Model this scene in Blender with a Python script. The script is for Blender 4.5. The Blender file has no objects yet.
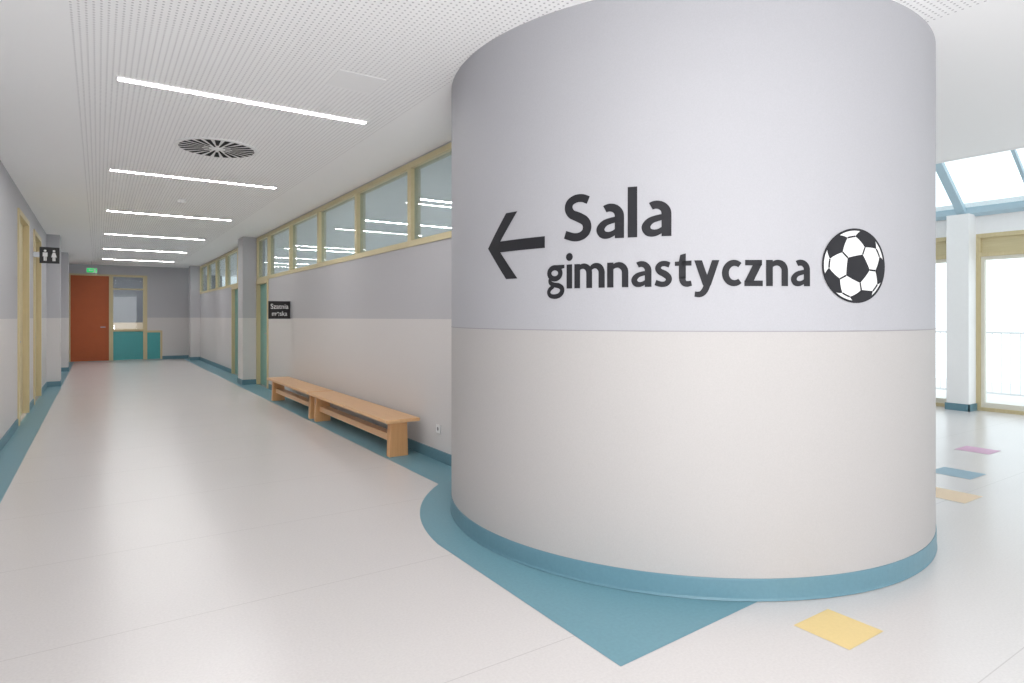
import bpy, bmesh, math
from mathutils import Vector, Matrix
sc = bpy.context.scene
COL = sc.collection
try:
    sc.view_settings.view_transform = 'Standard'
    sc.view_settings.look = 'None'
except Exception as e:
    print(e)

def lin(c):
    return tuple(((v/255)/12.92 if v/255 <= .04045 else ((v/255+.055)/1.055)**2.4) for v in c)+(1.0,)

# ---------------------------------------------------------------- materials
def newmat(name):
    m = bpy.data.materials.new(name); m.use_nodes = True
    nt = m.node_tree
    return m, nt, nt.nodes['Principled BSDF']

def mth(nt, op, a, b=None, c=None):
    n = nt.nodes.new('ShaderNodeMath'); n.operation = op
    for i, v in enumerate((a, b, c)):
        if v is None: continue
        if isinstance(v, (int, float)): n.inputs[i].default_value = v
        else: nt.links.new(v, n.inputs[i])
    return n.outputs[0]

def pos(nt):
    g = nt.nodes.new('ShaderNodeNewGeometry')
    s = nt.nodes.new('ShaderNodeSeparateXYZ')
    nt.links.new(g.outputs['Position'], s.inputs[0])
    return g.outputs['Position'], s.outputs[0], s.outputs[1], s.outputs[2]

def mix(nt, fac, a, b):
    n = nt.nodes.new('ShaderNodeMix'); n.data_type = 'RGBA'
    if isinstance(fac, (int, float)): n.inputs[0].default_value = fac
    else: nt.links.new(fac, n.inputs[0])
    for i, v in ((6, a), (7, b)):
        if isinstance(v, tuple): n.inputs[i].default_value = v
        else: nt.links.new(v, n.inputs[i])
    return n.outputs[2]

def noise(nt, vec, scale, detail=3):
    n = nt.nodes.new('ShaderNodeTexNoise')
    n.inputs['Scale'].default_value = scale; n.inputs['Detail'].default_value = detail
    nt.links.new(vec, n.inputs['Vector'])
    return n.outputs[0]

def scale_col(c, k): return (c[0]*k, c[1]*k, c[2]*k, 1)

def simple(name, rgb, rough=.5, spec=.5, var=.06, scale=40, metal=0, bump=0):
    m, nt, b = newmat(name)
    c = lin(rgb); P, x, y, z = pos(nt)
    nz = noise(nt, P, scale)
    nt.links.new(mix(nt, nz, scale_col(c, 1-var), scale_col(c, 1+var)), b.inputs['Base Color'])
    b.inputs['Roughness'].default_value = rough
    b.inputs['Specular IOR Level'].default_value = spec
    b.inputs['Metallic'].default_value = metal
    return m

def two_tone(name, up, lo, zb):
    m, nt, b = newmat(name)
    P, x, y, z = pos(nt)
    f = mth(nt, 'GREATER_THAN', z, zb)
    c = mix(nt, f, lin(lo), lin(up))
    n1 = noise(nt, P, 160, 4)
    k = mix(nt, n1, (.90, .90, .90, 1), (1.06, 1.06, 1.06, 1))
    mm = nt.nodes.new('ShaderNodeMix'); mm.data_type = 'RGBA'; mm.blend_type = 'MULTIPLY'
    mm.inputs[0].default_value = 1
    nt.links.new(c, mm.inputs[6]); nt.links.new(k, mm.inputs[7])
    nt.links.new(mm.outputs[2], b.inputs['Base Color'])
    b.inputs['Roughness'].default_value = .6
    b.inputs['Specular IOR Level'].default_value = .3
    bn = nt.nodes.new('ShaderNodeBump'); bn.inputs['Strength'].default_value = .15
    bn.inputs['Distance'].default_value = .001
    nt.links.new(n1, bn.inputs['Height']); nt.links.new(bn.outputs[0], b.inputs['Normal'])
    return m

def floor_mat():
    m, nt, b = newmat('linoleum_floor')
    P, x, y, z = pos(nt)
    n1 = noise(nt, P, 90, 5); n2 = noise(nt, P, 1.2, 3)
    c = mix(nt, n1, lin((206, 202, 201)), lin((226, 222, 221)))
    c = mix(nt, mth(nt, 'MULTIPLY', n2, .25), c, lin((200, 195, 194)))
    fy = mth(nt, 'FRACT', mth(nt, 'DIVIDE', mth(nt, 'ADD', y, 20-1.34), 1.09))
    seam = mth(nt, 'LESS_THAN', fy, .004)
    c = mix(nt, mth(nt, 'MULTIPLY', seam, .35), c, lin((150, 142, 142)))
    nt.links.new(c, b.inputs['Base Color'])
    b.inputs['Roughness'].default_value = .25
    b.inputs['Specular IOR Level'].default_value = .6
    return m

def ceil_mat():
    m, nt, b = newmat('perforated_ceiling')
    P, x, y, z = pos(nt)
    s = .033
    fx = mth(nt, 'SUBTRACT', mth(nt, 'FRACT', mth(nt, 'DIVIDE', mth(nt, 'ADD', x, 20), s)), .5)
    fy = mth(nt, 'SUBTRACT', mth(nt, 'FRACT', mth(nt, 'DIVIDE', mth(nt, 'ADD', y, 20), s)), .5)
    d = mth(nt, 'ADD', mth(nt, 'MULTIPLY', fx, fx), mth(nt, 'MULTIPLY', fy, fy))
    hole = mth(nt, 'LESS_THAN', d, .038)
    def rng(v, a, bb): return mth(nt, 'MULTIPLY', mth(nt, 'GREATER_THAN', v, a), mth(nt, 'LESS_THAN', v, bb))
    A = mth(nt, 'MULTIPLY', rng(x, -.14, 2.02), rng(y, -8, 22.4))
    B = mth(nt, 'MULTIPLY', rng(x, -.14, 3.75), rng(y, -8, 1.6))
    reg = mth(nt, 'MAXIMUM', A, B)
    c = mix(nt, mth(nt, 'MULTIPLY', hole, reg), lin((251, 251, 251)), lin((198, 197, 199)))
    nt.links.new(c, b.inputs['Base Color'])
    b.inputs['Roughness'].default_value = .8
    return m

def wood_mat(name, a, bcol, axis='Y', rough=.35):
    m, nt, b = newmat(name)
    tc = nt.nodes.new('ShaderNodeTexCoord'); mp = nt.nodes.new('ShaderNodeMapping')
    mp.inputs['Scale'].default_value = {'Y': (30, 1.5, 30), 'Z': (30, 30, 1.5), 'X': (1.5, 30, 30)}[axis]
    nt.links.new(tc.outputs['Object'], mp.inputs[0])
    n = noise(nt, mp.outputs[0], 1.6, 6)
    nt.links.new(mix(nt, n, lin(a), lin(bcol)), b.inputs['Base Color'])
    b.inputs['Roughness'].default_value = rough
    return m

def emis(name, rgb, st):
    m, nt, b = newmat(name)
    b.inputs['Base Color'].default_value = lin(rgb)
    b.inputs['Emission Color'].default_value = lin(rgb)
    b.inputs['Emission Strength'].default_value = st
    return m

def glass_mat(name, tint, refl=.12, milk=0):
    m = bpy.data.materials.new(name); m.use_nodes = True; nt = m.node_tree
    nt.nodes.remove(nt.nodes['Principled BSDF'])
    out = nt.nodes['Material Output']
    t = nt.nodes.new('ShaderNodeBsdfTransparent'); t.inputs[0].default_value = lin(tint)
    g = nt.nodes.new('ShaderNodeBsdfGlossy'); g.inputs['Roughness'].default_value = .02
    lw = nt.nodes.new('ShaderNodeLayerWeight'); lw.inputs[0].default_value = .5
    f = mth(nt, 'ADD', mth(nt, 'MULTIPLY', mth(nt, 'POWER', lw.outputs['Facing'], 4.0), .5), refl)
    mx = nt.nodes.new('ShaderNodeMixShader')
    src = t.outputs[0]
    if milk:
        df = nt.nodes.new('ShaderNodeBsdfDiffuse'); df.inputs[0].default_value = lin((222, 238, 242))
        m2 = nt.nodes.new('ShaderNodeMixShader'); m2.inputs[0].default_value = milk
        nt.links.new(t.outputs[0], m2.inputs[1]); nt.links.new(df.outputs[0], m2.inputs[2]); src = m2.outputs[0]
    nt.links.new(f, mx.inputs[0]); nt.links.new(src, mx.inputs[1]); nt.links.new(g.outputs[0], mx.inputs[2])
    nt.links.new(mx.outputs[0], out.inputs[0])
    return m

M = dict(
    wall=two_tone('corridor_wall_paint', (188, 187, 191), (214, 210, 209), 1.33),
    column=two_tone('column_wall_paint', (174, 174, 179), (181, 178, 177), 1.283),
    white=simple('white_paint', (243, 243, 243), .7, .3, .02, 20),
    farwall=two_tone('far_room_paint', (96, 98, 104), (190, 172, 150), 1.15),
    floor=floor_mat(), ceil=ceil_mat(),
    blue=simple('blue_linoleum', (112, 154, 167), .4, .4, .10, 60),
    skirt=simple('blue_skirting', (100, 138, 152), .4, .4, .08, 60),
    yellow=simple('yellow_linoleum', (234, 208, 146), .4, .4, .05, 60),
    pink=simple('pink_linoleum', (210, 162, 194), .4, .4, .05, 60),
    paleyellow=simple('peach_linoleum', (236, 210, 176), .4, .4, .05, 60),
    paleblue=simple('pale_blue_linoleum', (136, 170, 188), .4, .4, .05, 60),
    black=simple('matte_black_vinyl', (38, 38, 42), .6, .25, .03, 60),
    seam=simple('grey_edge_line', (150, 148, 152), .6, .25, .03, 60),
    signblack=simple('black_sign_plate', (26, 24, 26), .4, .4, .03, 60),
    signwhite=simple('white_sign_print', (236, 236, 236), .5, .4, .01, 30),
    gold=wood_mat('pale_gold_wood', (196, 180, 138), (216, 202, 162), 'Z', .45),
    goldy=wood_mat('pale_gold_wood_rail', (196, 182, 142), (216, 204, 164), 'Y', .45),
    sash=simple('cream_sash_paint', (226, 223, 210), .5, .4, .03, 20),
    bench=wood_mat('beech_bench_wood', (212, 164, 116), (234, 190, 142), 'Y', .3),
    benchleg=wood_mat('beech_leg_wood', (200, 148, 98), (222, 172, 122), 'Z', .35),
    orange=simple('orange_door_laminate', (184, 90, 42), .45, .4, .06, 6),
    teal=simple('teal_panel', (56, 160, 162), .35, .5, .06, 10),
    tealglass=simple('teal_door_leaf', (112, 168, 162), .3, .5, .05, 10),
    led=emis('led_diffuser', (255, 254, 252), 72),
    glass=glass_mat('interior_glass', (238, 246, 248), .05, .12),
    clear=glass_mat('clear_glass', (248, 252, 253), .02),
    dark=simple('dark_slot', (40, 40, 42), .8, .2, .02, 30),
    steel=simple('brushed_steel', (170, 172, 176), .35, .5, .04, 80, 1),
    plastic=simple('white_plastic', (238, 238, 238), .35, .5, .01, 30),
    green=emis('green_exit_sign', (40, 170, 90), 1.0),
    skyframe=simple('blue_grey_skylight_frame', (176, 200, 212), .45, .4, .04, 20),
    deck=simple('balcony_concrete', (228, 228, 228), .8, .3, .06, 12),
    rail=simple('pale_grey_railing_paint', (228, 228, 230), .5, .4, .03, 30),
)

# ---------------------------------------------------------------- helpers
ORG = {}
def tag(ob, kind=None, label=None, cat=None, group=None):
    if kind: ob['kind'] = kind
    if label: ob['label'] = label
    if cat: ob['category'] = cat
    if group: ob['group'] = group
    return ob
def mesh_obj(name, verts, faces, mat, parent=None, origin=None, smooth=False, bevel=0, kind=None, label=None, cat=None, group=None):
    vs = [Vector(v) for v in verts]
    if origin is None:
        mn = [min(v[i] for v in vs) for i in range(3)]; mx = [max(v[i] for v in vs) for i in range(3)]
        origin = Vector(((mn[0]+mx[0])/2, (mn[1]+mx[1])/2, mn[2]))
    origin = Vector(origin)
    me = bpy.data.meshes.new(name)
    me.from_pydata([v-origin for v in vs], [], faces); me.update()
    me.materials.append(mat)
    if smooth:
        for p in me.polygons: p.use_smooth = True
    ob = bpy.data.objects.new(name, me); COL.objects.link(ob)
    ORG[ob.name] = origin
    if parent is not None:
        ob.parent = parent; ob.location = origin-ORG[parent.name]
    else: ob.location = origin
    if bevel:
        md = ob.modifiers.new('bevel', 'BEVEL'); md.width = bevel; md.segments = 2; md.limit_method = 'ANGLE'
    tag(ob, kind, label, cat, group)
    return ob

def empty(name, loc, **k):
    e = bpy.data.objects.new(name, None); COL.objects.link(e)
    e.location = loc; e.empty_display_size = .1; ORG[e.name] = Vector(loc)
    return tag(e, **k)

def bx(x0, x1, y0, y1, z0, z1):
    v = [(x0,y0,z0),(x1,y0,z0),(x1,y1,z0),(x0,y1,z0),(x0,y0,z1),(x1,y0,z1),(x1,y1,z1),(x0,y1,z1)]
    f = [(0,3,2,1),(4,5,6,7),(0,1,5,4),(1,2,6,5),(2,3,7,6),(3,0,4,7)]
    return v, f
def joinvf(parts):
    V, F = [], []
    for v, f in parts:
        o = len(V); V += v; F += [tuple(i+o for i in q) for q in f]
    return V, F
def multi(bl): return joinvf([bx(*b) for b in bl])
def boxes(name, bl, mat, **k):
    v, f = multi(bl); return mesh_obj(name, v, f, mat, **k)
def lathe(profile, cx, cy, seg=48):
    V, F = [], []
    n = len(profile)
    for i in range(seg):
        a = 2*math.pi*i/seg
        for r, z in profile: V.append((cx+r*math.cos(a), cy+r*math.sin(a), z))
    for i in range(seg):
        for j in range(n-1):
            a = i*n+j; b = ((i+1) % seg)*n+j
            F.append((a, b, b+1, a+1))
    return V, F
def copy_thing(root, dx=0, dy=0, dz=0, label=None):
    r = root.copy(); COL.objects.link(r); r.location = root.location+Vector((dx, dy, dz))
    if label: r['label'] = label
    for ch in list(root.children):
        c = ch.copy(); COL.objects.link(c); c.parent = r
    return r

S = 'structure'
XL, XR, YB, ZC = -.83, 2.67, 22.9, 2.95
CX, CY, CR = 3.492, 3.151, 1.6

# ---------------------------------------------------------------- shell
boxes('floor', [(-1.1, 10.7, -7, YB+4, -.12, 0)], M['floor'], kind=S, label='pale warm grey linoleum floor with fine seams')
boxes('ceiling', [(-1.1, 7.2, -7, YB+4, ZC, ZC+.15), (7.2, 10.7, 4.75, YB, ZC, ZC+.15)], M['ceil'], kind=S, label='white plasterboard ceiling with perforated acoustic field')
D1, D2 = (9.8, 11.15), (12.05, 13.4)
ZD = 2.70
boxes('wall_left', [(XL-.2, XL, -7, D1[0], 0, ZC), (XL-.2, XL, D1[1], D2[0], 0, ZC), (XL-.2, XL, D2[1], YB, 0, ZC),
                    (XL-.2, XL, D1[0], D1[1], ZD, ZC), (XL-.2, XL, D2[0], D2[1], ZD, ZC)], M['wall'], kind=S, label='two-tone grey corridor wall')
for i, (a, b) in enumerate(((15, 15.5), (19, 19.5))):
    boxes('wall_left_pilaster', [(XL, XL+.21, a, b, 0, ZC)], M['wall'], kind=S)
E1, E2 = (12.3, 13.3), (14.8, 16.1)
ZW0, ZW1 = 2.07, 2.93
boxes('wall_right', [(XR, XR+.15, 4.45, E1[0], 0, ZW0), (XR, XR+.15, 13.8, E2[0], 0, ZW0), (XR, XR+.15, E2[1], YB, 0, ZW0),
                     (XR, XR+.15, 4.45, YB, ZW1, ZC)], M['wall'], kind=S, label='two-tone grey corridor wall below clerestory windows')
boxes('wall_right_pilaster', [(XR-.27, XR+.15, 13.3, 13.8, 0, ZC)], M['wall'], kind=S)
boxes('wall_right_pilaster', [(XR-.27, XR+.15, 21.7, 22.2, 0, ZC)], M['wall'], kind=S)
boxes('wall_back', [(XL, -.74, YB, YB+.15, 0, ZC), (-.74, 1.30, YB, YB+.15, 2.66, ZC), (1.30, XR+.15, YB, YB+.15, .92, ZC), (1.72, XR+.15, YB, YB+.15, 0, .92)], M['wall'], kind=S)
boxes('wall_far_room', [(XL-.2, 4, YB+3.4, YB+3.5, 0, ZC)], M['farwall'], kind=S)
boxes('wall_room_back', [(7.05, 7.2, 4.75, YB, 0, .9), (7.05, 7.2, 4.75, YB, 2.75, ZC)]+[(7.05, 7.2, 4.75+2.2*i, 4.85+2.2*i, .9, 2.75) for i in range(9)], M['white'], kind=S)
boxes('wall_hall_side', [(4.0, 7.2, 4.6, 4.75, 0, ZC+2.6), (7.2, 10.7, 4.6, 4.75, 0, ZC+2.6)], M['white'], kind=S)
boxes('wall_bulkhead', [(7.2, 7.3, -7, 4.6, ZC+.0, 5.8)], M['white'], kind=S)

RX = 10.57
def rz(x): return 2.81+.81*(10.6-x)
def roof_piece(xa, xb, ya, yb, t=.18, lift=0):
    za, zb = rz(xa)+lift, rz(xb)+lift
    v = [(xa,ya,za),(xb,ya,zb),(xb,yb,zb),(xa,yb,za),(xa,ya,za+t),(xb,ya,zb+t),(xb,yb,zb+t),(xa,yb,za+t)]
    f = [(0,3,2,1),(4,5,6,7),(0,1,5,4),(1,2,6,5),(2,3,7,6),(3,0,4,7)]
    return v, f
v, f = joinvf([roof_piece(RX, 10.95, -7, 4.6), roof_piece(7.2, 8.3, -7, 4.6), roof_piece(8.3, RX, 4.52, 4.6), roof_piece(8.3, RX, -7, -3.0)])
mesh_obj('ceiling_slope', v, f, M['white'], kind=S)
k = 1
def skylight(ya, yb, mull=True):
    global k
    w = .055
    parts = [roof_piece(8.3, RX, ya, ya+w, .09, -.03), roof_piece(8.3, RX, yb-w, yb, .09, -.03),
             roof_piece(8.3, 8.3+w, ya+w, yb-w, .09, -.03), roof_piece(RX-w, RX, ya+w, yb-w, .09, -.03)]
    if mull: parts.append(roof_piece(8.3+w, RX-w, (ya+yb)/2-.02, (ya+yb)/2+.02, .07, -.01))
    fr = joinvf(parts)
    o = mesh_obj('window_%d' % k, fr[0], fr[1], M['skyframe'], kind=S, label='blue-grey framed sloping skylight'); k += 1
    g = roof_piece(8.3+w, RX-w, ya+w, yb-w, .01, .04)
    mesh_obj('glass_pane', g[0], g[1], M['clear'], parent=o)
skylight(3.95, 4.52, False)
for i in range(4): skylight(3.95-i*1.7-1.7, 3.95-i*1.7)

XE = 10.6
boxes('wall_exterior', [(XE, XE+.25, -7, 4.6, 2.55, 2.83)], M['white'], kind=S)
boxes('wall_exterior_pier', [(XE-.25, XE+.2, 3.80, 4.08, 0, 2.83)], M['white'], kind=S, label='white square pier between windows')
def ext_window(y0, y1):
    global k
    x0, x1 = XE, XE+.10
    w = .055
    zt = 2.25
    fr = [(x0, x1, y0, y0+w, 0, 2.55), (x0, x1, y1-w, y1, 0, 2.55), (x0, x1, y0+w, y1-w, 2.49, 2.55), (x0, x1, y0+w, y1-w, zt-.03, zt+.03),
          (x0, x1, y0+w, y1-w, 0, .05)]
    o = boxes('window_%d' % k, fr, M['gold'], kind=S, label='pale gold timber full-height window'); k += 1
    boxes('transom_panel', [(x0+.04, x0+.08, y0+w, y1-w, zt+.03, 2.49)], M['goldy'], parent=o)
    a, b = y0+w, y1-w
    s = .045
    boxes('sash', [(x0+.02, x0+.08, a, a+s, .05, zt-.03), (x0+.02, x0+.08, b-s, b, .05, zt-.03), (x0+.02, x0+.08, a+s, b-s, zt-.08, zt-.03), (x0+.02, x0+.08, a+s, b-s, .05, .12)], M['sash'], parent=o)
    boxes('glass_pane', [(x0+.045, x0+.055, a+s, b-s, .12, zt-.08)], M['clear'], parent=o)
ext_window(4.08, 4.58)
y = 3.80
for i in range(6):
    ext_window(y-1.75, y); y -= 1.75
boxes('floor_balcony', [(10.7, 16, -9, 9, -.2, -.05)], M['deck'], kind=S)
r = empty('balcony_railing', (12.6, 1.5, -.05), label='pale grey metal balcony railing with thin vertical bars', cat='railing')
boxes('handrail', [(12.58, 12.62, -4, 6.5, 1.07, 1.1)], M['rail'], parent=r)
boxes('bottom_rail', [(12.585, 12.615, -4, 6.5, .05, .08)], M['rail'], parent=r)
for yy in (-3.5, 1.8, 6.3): boxes('post', [(12.58, 12.62, yy, yy+.04, -.05, 1.07)], M['rail'], parent=r)
b0 = boxes('baluster', [(12.595, 12.605, 2.2, 2.21, .08, 1.07)], M['rail'], parent=r)
for i in range(1, 30):
    c = b0.copy(); COL.objects.link(c); c.location = b0.location+Vector((0, .13*i, 0))

# ---------------------------------------------------------------- column
v, f = lathe([(CR, 0), (CR, ZC)], CX, CY, 160)
mesh_obj('wall_column', v, f, M['column'], kind=S, smooth=True, label='large rounded two-tone grey column wall')
v, f = lathe([(CR, 1.279), (CR+.0012, 1.279), (CR+.0012, 1.284), (CR, 1.284)], CX, CY, 160)
mesh_obj('trim_1', v, f, M['seam'], kind=S, label='thin horizontal edge line on column')
v, f = lathe([(CR, .108), (CR+.004, .108), (CR+.005, .10), (CR+.005, .015), (CR+.008, .003), (CR, .003)], CX, CY, 160)
mesh_obj('baseboard_column', v, f, M['skirt'], kind=S, label='blue coved skirting around column')

def skirt_l(y0, y1, x=XL): return (x, x+.015, y0, y1, 0, .10)
boxes('baseboard_left', [skirt_l(-7, D1[0]-.08), skirt_l(D1[1]+.08, D2[0]-.08), skirt_l(D2[1]+.08, 15), skirt_l(15.5, 19), skirt_l(19.5, YB),
      (XL, XL+.225, 14.985, 15, 0, .1), (XL+.21, XL+.225, 15, 15.5, 0, .1), (XL, XL+.225, 18.985, 19, 0, .1), (XL+.21, XL+.225, 19, 19.5, 0, .1)], M['skirt'], kind=S)
boxes('baseboard_right', [(XR-.015, XR, 4.5, E1[0]-.08, 0, .1), (XR-.015, XR, 13.8, E2[0]-.08, 0, .1), (XR-.015, XR, E2[1]+.08, 21.7, 0, .1), (XR-.015, XR, 22.2, YB, 0, .1),
      (XR-.285, XR, 13.285, 13.3, 0, .1), (XR-.285, XR-.27, 13.3, 13.8, 0, .1), (XR-.285, XR, 21.685, 21.7, 0, .1), (XR-.285, XR-.27, 21.7, 22.2, 0, .1)], M['skirt'], kind=S)
boxes('baseboard_back', [(1.72, XR, YB-.015, YB, 0, .1)], M['skirt'], kind=S)
boxes('baseboard_pier', [(XE-.265, XE-.25, 3.785, 4.095, 0, .1), (XE-.265, XE, 3.785, 3.8, 0, .1)], M['skirt'], kind=S)

def flat(name, pts, mat, z=.0012, **kk):
    return mesh_obj(name, [(p[0], p[1], z) for p in pts], [tuple(range(len(pts)))], mat, **kk)
rad = 1.82
a1 = math.atan2(math.sqrt(rad**2-1.812**2), -1.812)
a2 = math.atan2(math.sqrt(rad**2-1.2**2), -1.2)
ra = 1.585
aa = math.atan2(1.80-CY, 2.72-CX)+2*math.pi
n = 24
aend = math.pi*.62
inner = [(CX+ra*math.cos(aa+(aend-aa)*i/n), CY+ra*math.sin(aa+(aend-aa)*i/n)) for i in range(n+1)]
outer = [(CX+rad*math.cos(a2+(a1-a2)*i/14), CY+rad*math.sin(a2+(a1-a2)*i/14)) for i in range(15)]
outp = [(1.68, 1.77)]+[(1.68, 1.77+(outer[-1][1]-1.77)*i/8) for i in range(1, 9)]
full_outer = outp+list(reversed(outer))[1:]+[(2.29, 4.52), (2.29, 4.75)]
poly_ = [(2.72, 1.82)]+[p for p in inner][1:]+[(XR, 4.75)]+list(reversed(full_outer))
flat('trim_2', poly_, M['blue'], kind=S, label='blue linoleum inlay pointing from the column base')
flat('trim_3', [(2.29, 4.75), (XR, 4.75), (XR, YB), (2.29, YB)], M['blue'], kind=S, label='blue linoleum border band')
flat('trim_4', [(XL, -7), (-.59, -7), (-.59, YB), (XL, YB)], M['blue'], kind=S, label='blue linoleum border band')
flat('trim_5', [(-.59, YB-.3), (2.29, YB-.3), (2.29, YB), (-.59, YB)], M['blue'], kind=S)
flat('trim_6', [(2.535, 1.345), (2.81, 1.345), (2.81, 1.59), (2.535, 1.59)], M['yellow'], kind=S, label='yellow square floor inlay')
def sq(x, y, s, mname, nm): flat(nm, [(x-s, y-s), (x+s, y-s), (x+s, y+s), (x-s, y+s)], M[mname], kind=S, label='small coloured square floor inlay')
sq(6.19, 2.36, .16, 'paleblue', 'trim_7'); sq(7.43, 2.65, .15, 'pink', 'trim_8'); sq(5.38, 2.10, .16, 'paleyellow', 'trim_9')

# ---------------------------------------------------------------- clerestory windows
def cler(y0, y1):
    global k
    w = .04
    x0, x1 = XR-.012, XR+.10
    o = boxes('window_%d' % k, [(x0, x1, y0, y0+w, ZW0, ZW1), (x0, x1, y1-w, y1, ZW0, ZW1), (x0, x1, y0+w, y1-w, ZW0, ZW0+.06), (x0, x1, y0+w, y1-w, ZW1-.055, ZW1)],
              M['goldy'], kind=S, label='gold timber framed clerestory window'); k += 1
    boxes('glass_pane', [(XR+.03, XR+.038, y0+w, y1-w, ZW0+.06, ZW1-.055)], M['glass'], parent=o)
ys = [4.55, 5.91, 7.5, 9.1, 10.7, 12.3]
for a, b in zip(ys[:-1], ys[1:]): cler(a, b)
cler(12.3, 13.3)
y = 13.8
for i in range(5): cler(y, y+1.58); y += 1.58
cler(22.2, YB)

# ---------------------------------------------------------------- doors
dn = 1
def side_door(y0, y1, zt, xw, sgn, leafmat):
    global dn
    w = .07
    def X(a, b):
        p, q = xw+sgn*a, xw+sgn*b
        return (min(p, q), max(p, q))
    xa, xb = X(-.02, .14)
    o = boxes('door_%d' % dn, [(xa, xb, y0-.01, y0+w, 0, zt), (xa, xb, y1-w, y1+.01, 0, zt), (xa, xb, y0+w, y1-w, zt-w, zt)], M['gold'], kind=S, label='gold timber door frame with flush leaf'); dn += 1
    xa, xb = X(.05, .095)
    lf = boxes('door_leaf', [(xa, xb, y0+w, y1-w, .005, zt-w)], leafmat, parent=o)
    xa, xb = X(-.01, .05)
    xc, xd = X(-.012, .008)
    boxes('door_handle', [(xa, xb, y0+w+.09, y0+w+.115, 1.02, 1.045), (xc, xd, y0+w+.09, y0+w+.22, 1.02, 1.045)], M['steel'], parent=lf, bevel=.004)
side_door(D1[0], D1[1], ZD, XL, -1, M['gold'])
side_door(D2[0], D2[1], ZD, XL, -1, M['gold'])
side_door(E1[0], E1[1], ZW0, XR, 1, M['tealglass'])
side_door(E2[0], E2[1], ZW0, XR, 1, M['tealglass'])
w = .05
o = boxes('door_%d' % dn, [(-.74, -.74+w, YB-.03, YB+.12, 0, 2.66), (.28, .34, YB-.03, YB+.12, 0, 2.66), (-.69, .28, YB-.03, YB+.12, 2.61, 2.66)], M['gold'], kind=S, label='orange door in gold timber frame'); dn += 1
lf = boxes('door_leaf', [(-.69, .28, YB+.02, YB+.07, .005, 2.61)], M['orange'], parent=o)
boxes('door_handle', [(.17, .19, YB-.04, YB+.02, 1.03, 1.05), (.06, .19, YB-.05, YB-.035, 1.03, 1.05)], M['steel'], parent=lf, bevel=.003)
o = boxes('window_%d' % k, [(.34, .39, YB-.02, YB+.12, 0, 2.66), (1.19, 1.30, YB-.02, YB+.12, 0, 2.66), (.39, 1.19, YB-.02, YB+.12, 2.60, 2.66), (.39, 1.19, YB-.02, YB+.12, .90, .97),
      (.39, 1.19, YB-.01, YB+.1, 2.2, 2.24)], M['gold'], kind=S, label='gold framed glazed screen with teal lower panel'); k += 1
boxes('glass_pane', [(.39, 1.19, YB+.04, YB+.05, .97, 2.2), (.39, 1.19, YB+.04, YB+.05, 2.24, 2.60)], M['clear'], parent=o)
boxes('lower_panel', [(.39, 1.19, YB+.02, YB+.06, .01, .90)], M['teal'], parent=o)
o = boxes('trim_10', [(1.30, 1.72, YB-.02, YB+.06, .86, .92), (1.66, 1.72, YB-.02, YB+.06, 0, .86)], M['gold'], kind=S, label='gold frame around low teal panel')
boxes('teal_panel', [(1.30, 1.66, YB+.0, YB+.05, .01, .86)], M['teal'], parent=o)

# ---------------------------------------------------------------- ceiling lights
def light(x0, x1, y):
    c = empty('ceiling_light', ((x0+x1)/2, y, ZC), label='slim recessed linear LED ceiling light', cat='ceiling light', group='linear ceiling lights')
    boxes('housing', [(x0-.01, x1+.01, y-.042, y-.032, ZC-.008, ZC+.0), (x0-.01, x1+.01, y+.032, y+.042, ZC-.008, ZC), (x0-.01, x0, y-.032, y+.032, ZC-.008, ZC), (x1, x1+.01, y-.032, y+.032, ZC-.008, ZC)], M['plastic'], parent=c)
    boxes('diffuser', [(x0, x1, y-.032, y+.032, ZC-.006, ZC-.001)], M['led'], parent=c)
    return c
L0 = light(.11, 1.83, 4.93)
for i in range(1, 6): copy_thing(L0, 0, 3.11*i, 0)
copy_thing(L0, 0, -4.2, 0)
for (dx, yy) in ((3.5, 7.7), (3.5, 9.9), (3.5, 15.0), (3.5, 19.2)): copy_thing(L0, dx, yy-4.93, 0)
copy_thing(L0, .3, 25.2-4.93, 0)

# ---------------------------------------------------------------- ceiling diffuser
vx, vy = .94, 6.46
c = empty('ceiling_vent', (vx, vy, ZC), label='round white ceiling diffuser with dark radial slots', cat='air vent')
v, f = lathe([(0.0001, ZC-.008), (.35, ZC-.008), (.36, ZC-.004), (.36, ZC)], vx, vy, 64)
mesh_obj('plate', v, f, M['white'], parent=c, smooth=False)
V, F = [], []
for i in range(24):
    a = 2*math.pi*(i+.5)/24
    r0, r1 = (.07, .325) if i % 2 == 0 else (.13, .325)
    ca, sa = math.cos(a), math.sin(a)
    wi = .33*r0*2*math.pi/24*(1.2 if i % 2 == 0 else .9); wo = .36*r1*2*math.pi/24*.85
    o = len(V)
    for rr, ww in ((r0, wi), (r1, wo)):
        for s in (-1, 1):
            V.append((vx+ca*rr-sa*ww*s, vy+sa*rr+ca*ww*s, ZC-.0095))
    F.append((o, o+1, o+3, o+2))
mesh_obj('slots', V, F, M['dark'], parent=c)
v, f = lathe([(0.0001, ZC-.013), (.03, ZC-.013), (.035, ZC-.008)], vx, vy, 24)
mesh_obj('hub', v, f, M['white'], parent=c)
boxes('trim_11', [(1.30, 1.62, 3.97, 4.27, ZC-.003, ZC)], M['white'], kind=S, label='flush white square ceiling access hatch', bevel=.001)
v, f = lathe([(0.0001, ZC-.045), (.03, ZC-.045), (.045, ZC-.03), (.055, ZC-.012), (.055, ZC)], .95, 9.6, 24)
c = empty('smoke_detector', (.95, 9.6, ZC), label='small white round smoke detector on ceiling', cat='smoke detector')
mesh_obj('body', v, f, M['plastic'], parent=c, smooth=True)
c = empty('exit_sign', (-.15, 21.6, 2.62), label='small green emergency exit sign hung from ceiling', cat='exit sign')
boxes('sign_box', [(-.28, -.02, 21.58, 21.62, 2.62, 2.76)], M['plastic'], parent=c)
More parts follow.
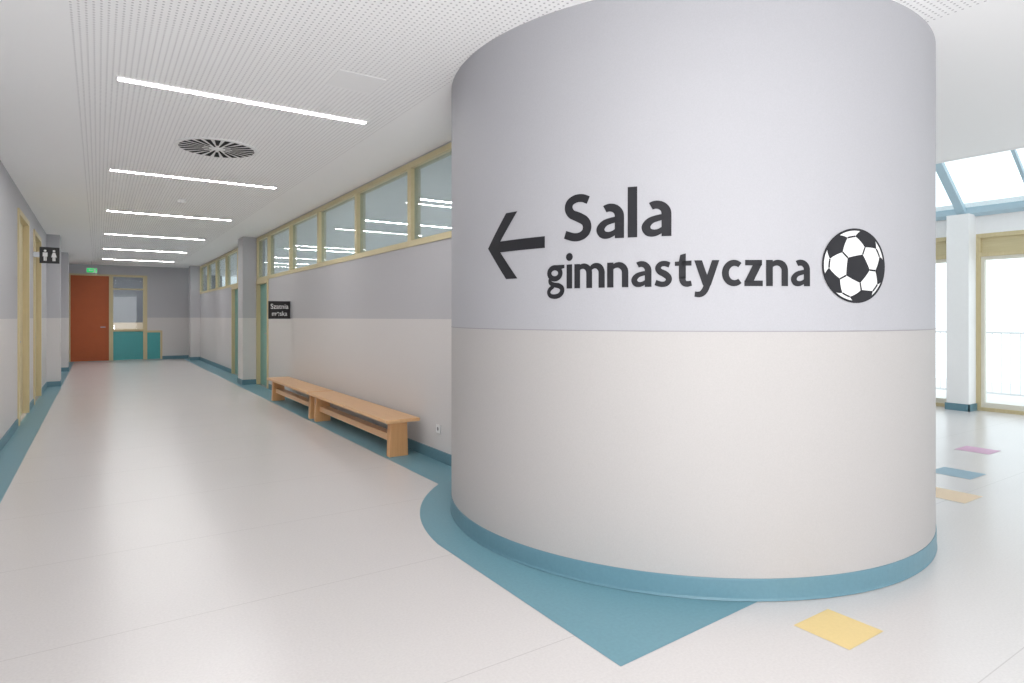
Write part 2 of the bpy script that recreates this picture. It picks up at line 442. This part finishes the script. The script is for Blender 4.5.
boxes('sign_face', [(-.27, -.03, 21.574, 21.58, 2.63, 2.75)], M['green'], parent=c)
V, F = multi([(-.2, -.12, 21.57, 21.574, 2.68, 2.70), (-.10, -.06, 21.57, 21.574, 2.64, 2.74)])
o = len(V); V += [(-.23, 21.571, 2.69), (-.2, 21.571, 2.665), (-.2, 21.571, 2.715)]; F.append((o, o+1, o+2))
mesh_obj('pictogram', V, F, M['signwhite'], parent=c)
boxes('hanger', [(-.155, -.145, 21.595, 21.605, 2.76, ZC)], M['steel'], parent=c)

# ---------------------------------------------------------------- drawn letters (bold humanist sans)
def cat_rom(P, n=10):
    out = []
    Q = [P[0]]+list(P)+[P[-1]]
    for i in range(1, len(Q)-2):
        p0, p1, p2, p3 = Q[i-1:i+3]
        for t in range(n):
            t /= n
            out.append(tuple(.5*((2*p1[j])+(-p0[j]+p2[j])*t+(2*p0[j]-5*p1[j]+4*p2[j]-p3[j])*t*t+(-p0[j]+3*p1[j]-3*p2[j]+p3[j])*t**3) for j in (0, 1)))
    out.append(tuple(P[-1]))
    return out
def arc(cx, cy, rx, ry, d0, d1, n=24):
    return [(cx+rx*math.cos(math.radians(d0+(d1-d0)*i/n)), cy+ry*math.sin(math.radians(d0+(d1-d0)*i/n))) for i in range(n+1)]
def stroke(P, w, closed=False):
    P = [Vector(p) for p in P]
    V, F = [], []
    m = len(P)
    L = [0]
    for a, b in zip(P, P[1:]): L.append(L[-1]+(b-a).length)
    def ww(i):
        if not isinstance(w, list): return w
        t = L[i]/L[-1]
        for (t0, w0), (t1, w1) in zip(w, w[1:]):
            if t <= t1+1e-6: return w0+(w1-w0)*(t-t0)/(t1-t0)
        return w[-1][1]
    for i, p in enumerate(P):
        a = P[(i-1) % m] if (closed or i > 0) else None
        b = P[(i+1) % m] if (closed or i < m-1) else None
        if a is None: d = (b-p).normalized(); sc_ = 1
        elif b is None: d = (p-a).normalized(); sc_ = 1
        else:
            d1, d2 = (p-a).normalized(), (b-p).normalized()
            d = (d1+d2).normalized(); sc_ = 1/max(.5, d.dot(d1))
        nn = Vector((-d.y, d.x))*ww(i)/2*sc_
        V += [tuple(p+nn), tuple(p-nn)]
    for i in range(m if closed else m-1):
        a, b = 2*i, 2*((i+1) % m)
        F.append((a, a+1, b+1, b))
    return V, F
def poly(ps): return list(ps), [tuple(range(len(ps)))]
def hst(p, q, hw): return poly([(p[0]-hw, p[1]), (p[0]+hw, p[1]), (q[0]+hw, q[1]), (q[0]-hw, q[1])])
def disc(cx, cy, r, n=24): return poly([(cx+r*math.cos(2*math.pi*i/n), cy+r*math.sin(2*math.pi*i/n)) for i in range(n)])
W = .27
def glyph(ch):
    if ch == 'i': return [stroke([(.135, 0), (.135, 1)], W), disc(.135, 1.31, .165)], .27
    if ch == 'l': return [stroke([(.135, 0), (.135, 1.46)], W)], .27
    if ch == 'n': return [stroke([(.135, 0), (.135, 1)], W), stroke([(.15, .62)]+arc(.46, .60, .30, .295, 150, 0)+[(.76, 0)], [(0, .10), (.22, .20), (.45, W), (1, W)])], .895
    if ch == 'm': return [stroke([(.135, 0), (.135, 1)], W), stroke([(.15, .62)]+arc(.42, .61, .27, .29, 150, 0)+[(.69, 0)], [(0, .10), (.22, .20), (.42, W*.97), (1, W*.97)]), stroke([(.70, .62)]+arc(.975, .61, .27, .29, 150, 0)+[(1.245, 0)], [(0, .10), (.22, .20), (.42, W), (1, W)])], 1.38
    if ch == 'a': return [stroke([(.70, 0), (.70, .64)]+arc(.42, .64, .28, .265, 6, 122), [(0, W), (.55, W), (.8, W*.88), (1, W*.82)]),
                          stroke(cat_rom([(.74, .555), (.50, .53), (.26, .45), (.14, .29), (.20, .14), (.36, .10), (.54, .16), (.70, .30)]), [(0, .16), (.3, .19), (.5, .25), (.62, .235), (.8, .17), (1, .12)])], .835
    if ch == 's': return [stroke(cat_rom([(.61, .84), (.43, .90), (.25, .87), (.155, .735), (.22, .60), (.42, .49), (.56, .37), (.575, .24), (.47, .12), (.28, .095), (.05, .165)]), [(0, .21), (.2, .21), (.5, .27), (.8, .21), (1, .22)])], .70
    if ch == 't': return [poly([(.17, .98), (.17, .30), (.44, .30), (.44, 1.28), (.22, 1.22)]), stroke(cat_rom([(.305, .38), (.315, .24), (.38, .13), (.50, .095), (.66, .125)]), [(0, W), (.5, .235), (1, .20)]), poly([(.01, .80), (.66, .80), (.66, 1.0), (.01, .96)])], .66
    if ch == 'y': return [hst((.15, 1), (.485, .04), .15), stroke(cat_rom([(.53, .16), (.44, -.10), (.32, -.26), (.18, -.315), (.02, -.295)]), [(0, .26), (.5, .25), (1, .20)]), hst((.83, 1), (.50, .03), .143)], .965
    if ch == 'c': return [stroke(arc(.48, .5, .345, .39, 50, 310), [(0, .21), (.25, .25), (.5, W), (.75, .25), (1, .21)])], .76
    if ch == 'z': return [poly([(.04, .79), (.71, .79), (.71, 1.0), (.04, 1.0)]), poly([(.01, 0), (.74, 0), (.74, .21), (.01, .21)]), poly([(.01, .16), (.36, .16), (.71, .84), (.36, .84)])], .77
    if ch == 'S': return [stroke(cat_rom([(.80, 1.18), (.60, 1.26), (.37, 1.25), (.20, 1.14), (.165, .97), (.26, .81), (.48, .70), (.68, .58), (.76, .42), (.72, .24), (.56, .125), (.34, .105), (.04, .20)]), [(0, .235), (.2, .245), (.5, .29), (.8, .25), (1, .245)])], .93
    if ch == 'g': return [stroke(arc(.43, .66, .285, .235, 0, 360)[:-1], .225, True), poly([(.44, 1.0), (.92, 1.0), (.92, .86), (.62, .80)]),
                          stroke(cat_rom([(.27, .49), (.185, .37), (.22, .245), (.40, .17), (.64, .125), (.79, .02), (.79, -.14), (.64, -.28), (.40, -.325), (.19, -.275), (.115, -.14), (.18, -.01), (.36, .11)]), [(0, .16), (.3, .22), (.45, .22), (.7, .19), (1, .17)])], .92
def word(s, gap=.105):
    parts, x = [], 0
    for ch in s:
        g, adv = glyph(ch)
        for V, F in g: parts.append(([(p[0]+x, p[1]) for p in V], F))
        x += adv+gap
    return joinvf(parts)
def text_mesh(s, off=.0):
    cu = bpy.data.curves.new('t', 'FONT'); cu.body = s; cu.offset = off; cu.resolution_u = 6
    ob = bpy.data.objects.new('t', cu); COL.objects.link(ob)
    bpy.context.view_layer.update()
    dg = bpy.context.evaluated_depsgraph_get()
    me = bpy.data.meshes.new_from_object(ob.evaluated_get(dg))
    V = [(v.co.x, v.co.y) for v in me.vertices]; F = [tuple(p.vertices) for p in me.polygons]
    bpy.data.objects.remove(ob)
    return V, F
def fit(V, x0, x1, y0, y1):
    a, b = min(v[0] for v in V), max(v[0] for v in V); c, d = min(v[1] for v in V), max(v[1] for v in V)
    return [(x0+(v[0]-a)/(b-a)*(x1-x0), y0+(v[1]-c)/(d-c)*(y1-y0)) for v in V]
Fv = Vector((.5534, .8329, 0)); Rv = Vector((.8329, -.5534, 0)); CC = Vector((CX, CY, 0))
def wrap(name, V, F, mat, rr, **kk):
    bm = bmesh.new()
    vs = [bm.verts.new((x, y, 0)) for x, y in V]
    for q in F:
        try: bm.faces.new([vs[i] for i in q])
        except ValueError: pass
    bmesh.ops.triangulate(bm, faces=bm.faces[:])
    x0 = min(v.co.x for v in bm.verts); x1 = max(v.co.x for v in bm.verts)
    x = x0+.02
    while x < x1:
        bmesh.ops.bisect_plane(bm, geom=bm.verts[:]+bm.edges[:]+bm.faces[:], plane_co=(x, 0, 0), plane_no=(1, 0, 0), dist=1e-6)
        x += .02
    bm.verts.index_update()
    P = []
    for v in bm.verts:
        ph = v.co.x/CR
        p = CC+(Rv*math.sin(ph)-Fv*math.cos(ph))*rr
        P.append((p.x, p.y, v.co.y))
    FF = []
    for q in bm.faces:
        q.normal_update()
        ids = tuple(v.index for v in q.verts)
        FF.append(ids if q.normal.z > 0 else tuple(reversed(ids)))
    bm.free()
    return mesh_obj(name, P, FF, mat, **kk)
D = math.radians(1)*CR
V, F = word('Sala')
wrap('wall_lettering', fit(V, -34*D, -14.3*D, 1.737, 1.990), F, M['black'], CR+.002, label='black lettering reading Sala on the column', cat='lettering')
V, F = word('gimnastyczna')
wrap('wall_lettering', fit(V, -37.7*D, 9.3*D, 1.444, 1.680), F, M['black'], CR+.002, label='black lettering reading gimnastyczna on the column', cat='lettering')
s0 = -54.5*D; z0 = 1.747
A = [(0, 0), (.17, .185), (.262, .185), (.120, .031), (.455, .031), (.455, -.031), (.120, -.031), (.262, -.185), (.17, -.185)]
A = [(s0+p[0], z0+p[1]) for p in A]
wrap('direction_arrow', A, [(0, 8, 7, 6), (0, 6, 3), (0, 3, 2, 1), (3, 6, 5, 4)], M['black'], CR+.002, label='black arrow sign beside the lettering on the column', cat='arrow sign')
# football
bs, bz, br = 18.7*D, 1.600, .182
HX = 1.10
ball = empty('football_emblem', CC+(Rv*math.sin(bs/CR)-Fv*math.cos(bs/CR))*CR+Vector((0, 0, bz-br)), label='black and white football emblem on the column', cat='football emblem')
N = 64
V = [(bs, bz)]+[(bs+HX*br*math.cos(2*math.pi*i/N), bz+br*math.sin(2*math.pi*i/N)) for i in range(N)]
wrap('white_disc', V, [(0, 1+i, 1+(i+1) % N) for i in range(N)], M['signwhite'], CR+.0015, parent=ball)
V, F = [], []
def ring(r0, r1):
    o = len(V)
    for i in range(N):
        a = 2*math.pi*i/N
        V.append((bs+HX*r0*math.cos(a), bz+r0*math.sin(a))); V.append((bs+HX*r1*math.cos(a), bz+r1*math.sin(a)))
    for i in range(N):
        a = o+2*i; b = o+2*((i+1) % N); F.append((a, a+1, b+1, b))
ring(br*.94, br*1.0)
T = 1.10715
ico = [Vector((0, 0, 1))]+[Vector((math.sin(T)*math.cos(math.radians(72*i+66)), math.sin(T)*math.sin(math.radians(72*i+66)), math.cos(T))) for i in range(5)]
allv = ico+[-v for v in ico]
MR = Matrix.Rotation(math.radians(4), 3, 'X') @ Matrix.Rotation(math.radians(3), 3, 'Y')
def nb(i): return [j for j in range(12) if j != i and (allv[i]-allv[j]).length < 1.2]
def pj(p): return (MR @ p).normalized()
def subdiv(a, b, n=8): return [(a.lerp(b, t/n)).normalized() for t in range(n)]
PK = 1.5
for i in range(12):
    c = allv[i]
    if pj(c).z < 0: continue
    vs = [(c*PK+allv[j]).normalized() for j in nb(i)]
    ax = (vs[0]-c*vs[0].dot(c)).normalized(); ay = c.cross(ax)
    vs.sort(key=lambda q: math.atan2(q.dot(ay), q.dot(ax)))
    loop = []
    for a, b in zip(vs, vs[1:]+vs[:1]): loop += subdiv(a, b)
    lp = [p for p in (pj(p) for p in loop) if p.z > 0]
    if len(lp) >= 3:
        o = len(V)
        for p in lp: V.append((bs+HX*br*.97*p.x, bz+br*.97*p.y))
        F.append(tuple(range(o, o+len(lp))))
for i in range(12):
    for j in nb(i):
        if j < i: continue
        a = (allv[i]*PK+allv[j]).normalized(); b = (allv[j]*PK+allv[i]).normalized()
        seg = [p for p in (pj(p) for p in subdiv(a, b)+[b]) if p.z > 0]
        for p, q in zip(seg[:-1], seg[1:]):
            d = Vector((q.x-p.x, q.y-p.y))
            if d.length < 1e-4: continue
            nrm = Vector((-d.y, d.x)).normalized()*.024
            o = len(V)
            for (pt, sg) in ((p, 1), (p, -1), (q, -1), (q, 1)):
                V.append((bs+HX*br*.97*(pt.x+nrm.x*sg), bz+br*.97*(pt.y+nrm.y*sg)))
            F.append((o, o+1, o+2, o+3))
wrap('black_pattern', V, F, M['black'], CR+.003, parent=ball)

# ---------------------------------------------------------------- projecting signs
def flat_text(name, s, x0, x1, z0, z1, y, parent, off=.01):
    V, F = text_mesh(s, off); V = fit(V, x0, x1, z0, z1)
    return mesh_obj(name, [(a, y, b) for a, b in V], F, M['signwhite'], parent=parent)
c = empty('projecting_sign', (XR, 10.65, 1.33), label='black projecting sign reading Szatnia męska', cat='sign')
boxes('panel', [(2.31, 2.66, 10.64, 10.66, 1.32, 1.61)], M['signblack'], parent=c, bevel=.003)
boxes('bracket', [(2.655, XR, 10.63, 10.67, 1.33, 1.60)], M['steel'], parent=c)
flat_text('lettering', 'Szatnia', 2.345, 2.625, 1.484, 1.565, 10.638, c, .004)
flat_text('lettering', 'męska', 2.365, 2.605, 1.348, 1.445, 10.638, c, .004)
c = empty('projecting_sign', (XL, 12.0, 2.18), label='black projecting toilet sign with two white figures', cat='sign')
boxes('panel', [(XL+.08, XL+.33, 11.99, 12.01, 2.18, 2.43)], M['signblack'], parent=c, bevel=.003)
boxes('bracket', [(XL, XL+.08, 11.99, 12.01, 2.27, 2.35)], M['steel'], parent=c)
def person_icon(cx, skirt):
    V, F = [], []
    yy = 11.988; q = .84; zc = 2.295
    n = 16
    V.append((cx, yy, 2.375))
    for i in range(n): V.append((cx+.021*math.cos(2*math.pi*i/n), yy, 2.375+.021*math.sin(2*math.pi*i/n)))
    for i in range(n): F.append((0, 1+i, 1+(i+1) % n))
    def pl(ps):
        o = len(V); V.extend([(cx+a, yy, b) for a, b in ps]); F.append(tuple(range(o, o+len(ps))))
    if skirt: pl([(-.02, 2.345), (.02, 2.345), (.042, 2.26), (-.042, 2.26)])
    else: pl([(-.036, 2.345), (.036, 2.345), (.036, 2.27), (-.036, 2.27)])
    pl([(-.022, 2.27), (-.003, 2.27), (-.003, 2.19), (-.022, 2.19)])
    pl([(.003, 2.27), (.022, 2.27), (.022, 2.19), (.003, 2.19)])
    V = [(cx+(a-cx)*q, b, zc+(d-2.295)*q+.01) for a, b, d in V]
    mesh_obj('figure_icon', V, F, M['signwhite'], parent=c)
person_icon(XL+.15, False); person_icon(XL+.26, True)

# ---------------------------------------------------------------- socket
c = empty('power_socket', (XR, 5.26, .26), label='small white power socket low on wall', cat='power socket')
boxes('plate', [(XR-.012, XR, 5.22, 5.30, .26, .34)], M['plastic'], parent=c, bevel=.004)
n = 16
v = [(XR-.0128, 5.26, .30)]+[(XR-.0128, 5.26+.018*math.cos(2*math.pi*i/n), .30+.018*math.sin(2*math.pi*i/n)) for i in range(n)]
mesh_obj('socket_hole', v, [(0, 1+i, 1+(i+1) % n) for i in range(n)], M['seam'], parent=c)

# ---------------------------------------------------------------- benches
def bench(y0, y1, lab):
    x0, x1, h = 2.27, 2.62, .37
    e = empty('bench', ((x0+x1)/2, (y0+y1)/2, 0), label=lab, cat='bench', group='wooden gym benches')
    boxes('seat', [(x0, x1, y0, y1, h-.035, h)], M['bench'], parent=e, bevel=.01)
    for yy in (y0+.07, y1-.15):
        xa, xb = x0+.07, x1-.105
        v, f = bx(xa, xb, yy, yy+.08, 0, h-.035)
        v = [(x+((-.01 if x < 2.43 else .01) if z < .01 else 0), y, z) for x, y, z in v]
        mesh_obj('leg', v, f, M['benchleg'], parent=e, bevel=.006)
    cx = (x0+x1)/2-.015
    boxes('stretcher', [(cx-.05, cx+.05, y0+.15, y1-.15, .13, .20)], M['bench'], parent=e, bevel=.006)
bench(5.56, 8.22, 'light beech gym bench beside the low white socket')
bench(8.26, 10.6, 'light beech gym bench below the small black sign')

# ---------------------------------------------------------------- world + lights
w = bpy.data.worlds.new('World'); sc.world = w; w.use_nodes = True
bg = w.node_tree.nodes['Background']; bg.inputs[0].default_value = (.95, .98, 1, 1); bg.inputs[1].default_value = 1.85
def area(name, loc, rot, sx, sy, e, col=(1, 1, 1)):
    l = bpy.data.lights.new(name, 'AREA'); l.shape = 'RECTANGLE'; l.size = sx; l.size_y = sy; l.energy = e; l.color = col
    o = bpy.data.objects.new(name, l); COL.objects.link(o); o.location = loc; o.rotation_euler = rot
    return o
area('window_daylight', (1.0, -6.6, 1.6), (math.pi/2, 0, 0), 3.6, 2.4, 120, (1, 1, 1))  # added fill lamp behind the camera, brightens ceiling, walls and column; no window modelled
area('uplighter', (.2, -1.2, .6), (math.radians(140), 0, 0), 1.4, .5, 105, (1, .995, .985))  # added unseen lamp, tilted up only to brighten the corridor ceiling

# ---------------------------------------------------------------- camera
cam = bpy.data.cameras.new('camera'); co = bpy.data.objects.new('camera', cam); COL.objects.link(co)
co.location = (0, 0, 1.35); co.rotation_euler = (math.pi/2, 0, -math.atan2(.5534, .8329))
cam.sensor_width = 36; cam.lens = 623/1024*36; cam.shift_y = -24.5/1024; cam.clip_start = .05; cam.clip_end = 200
sc.camera = co
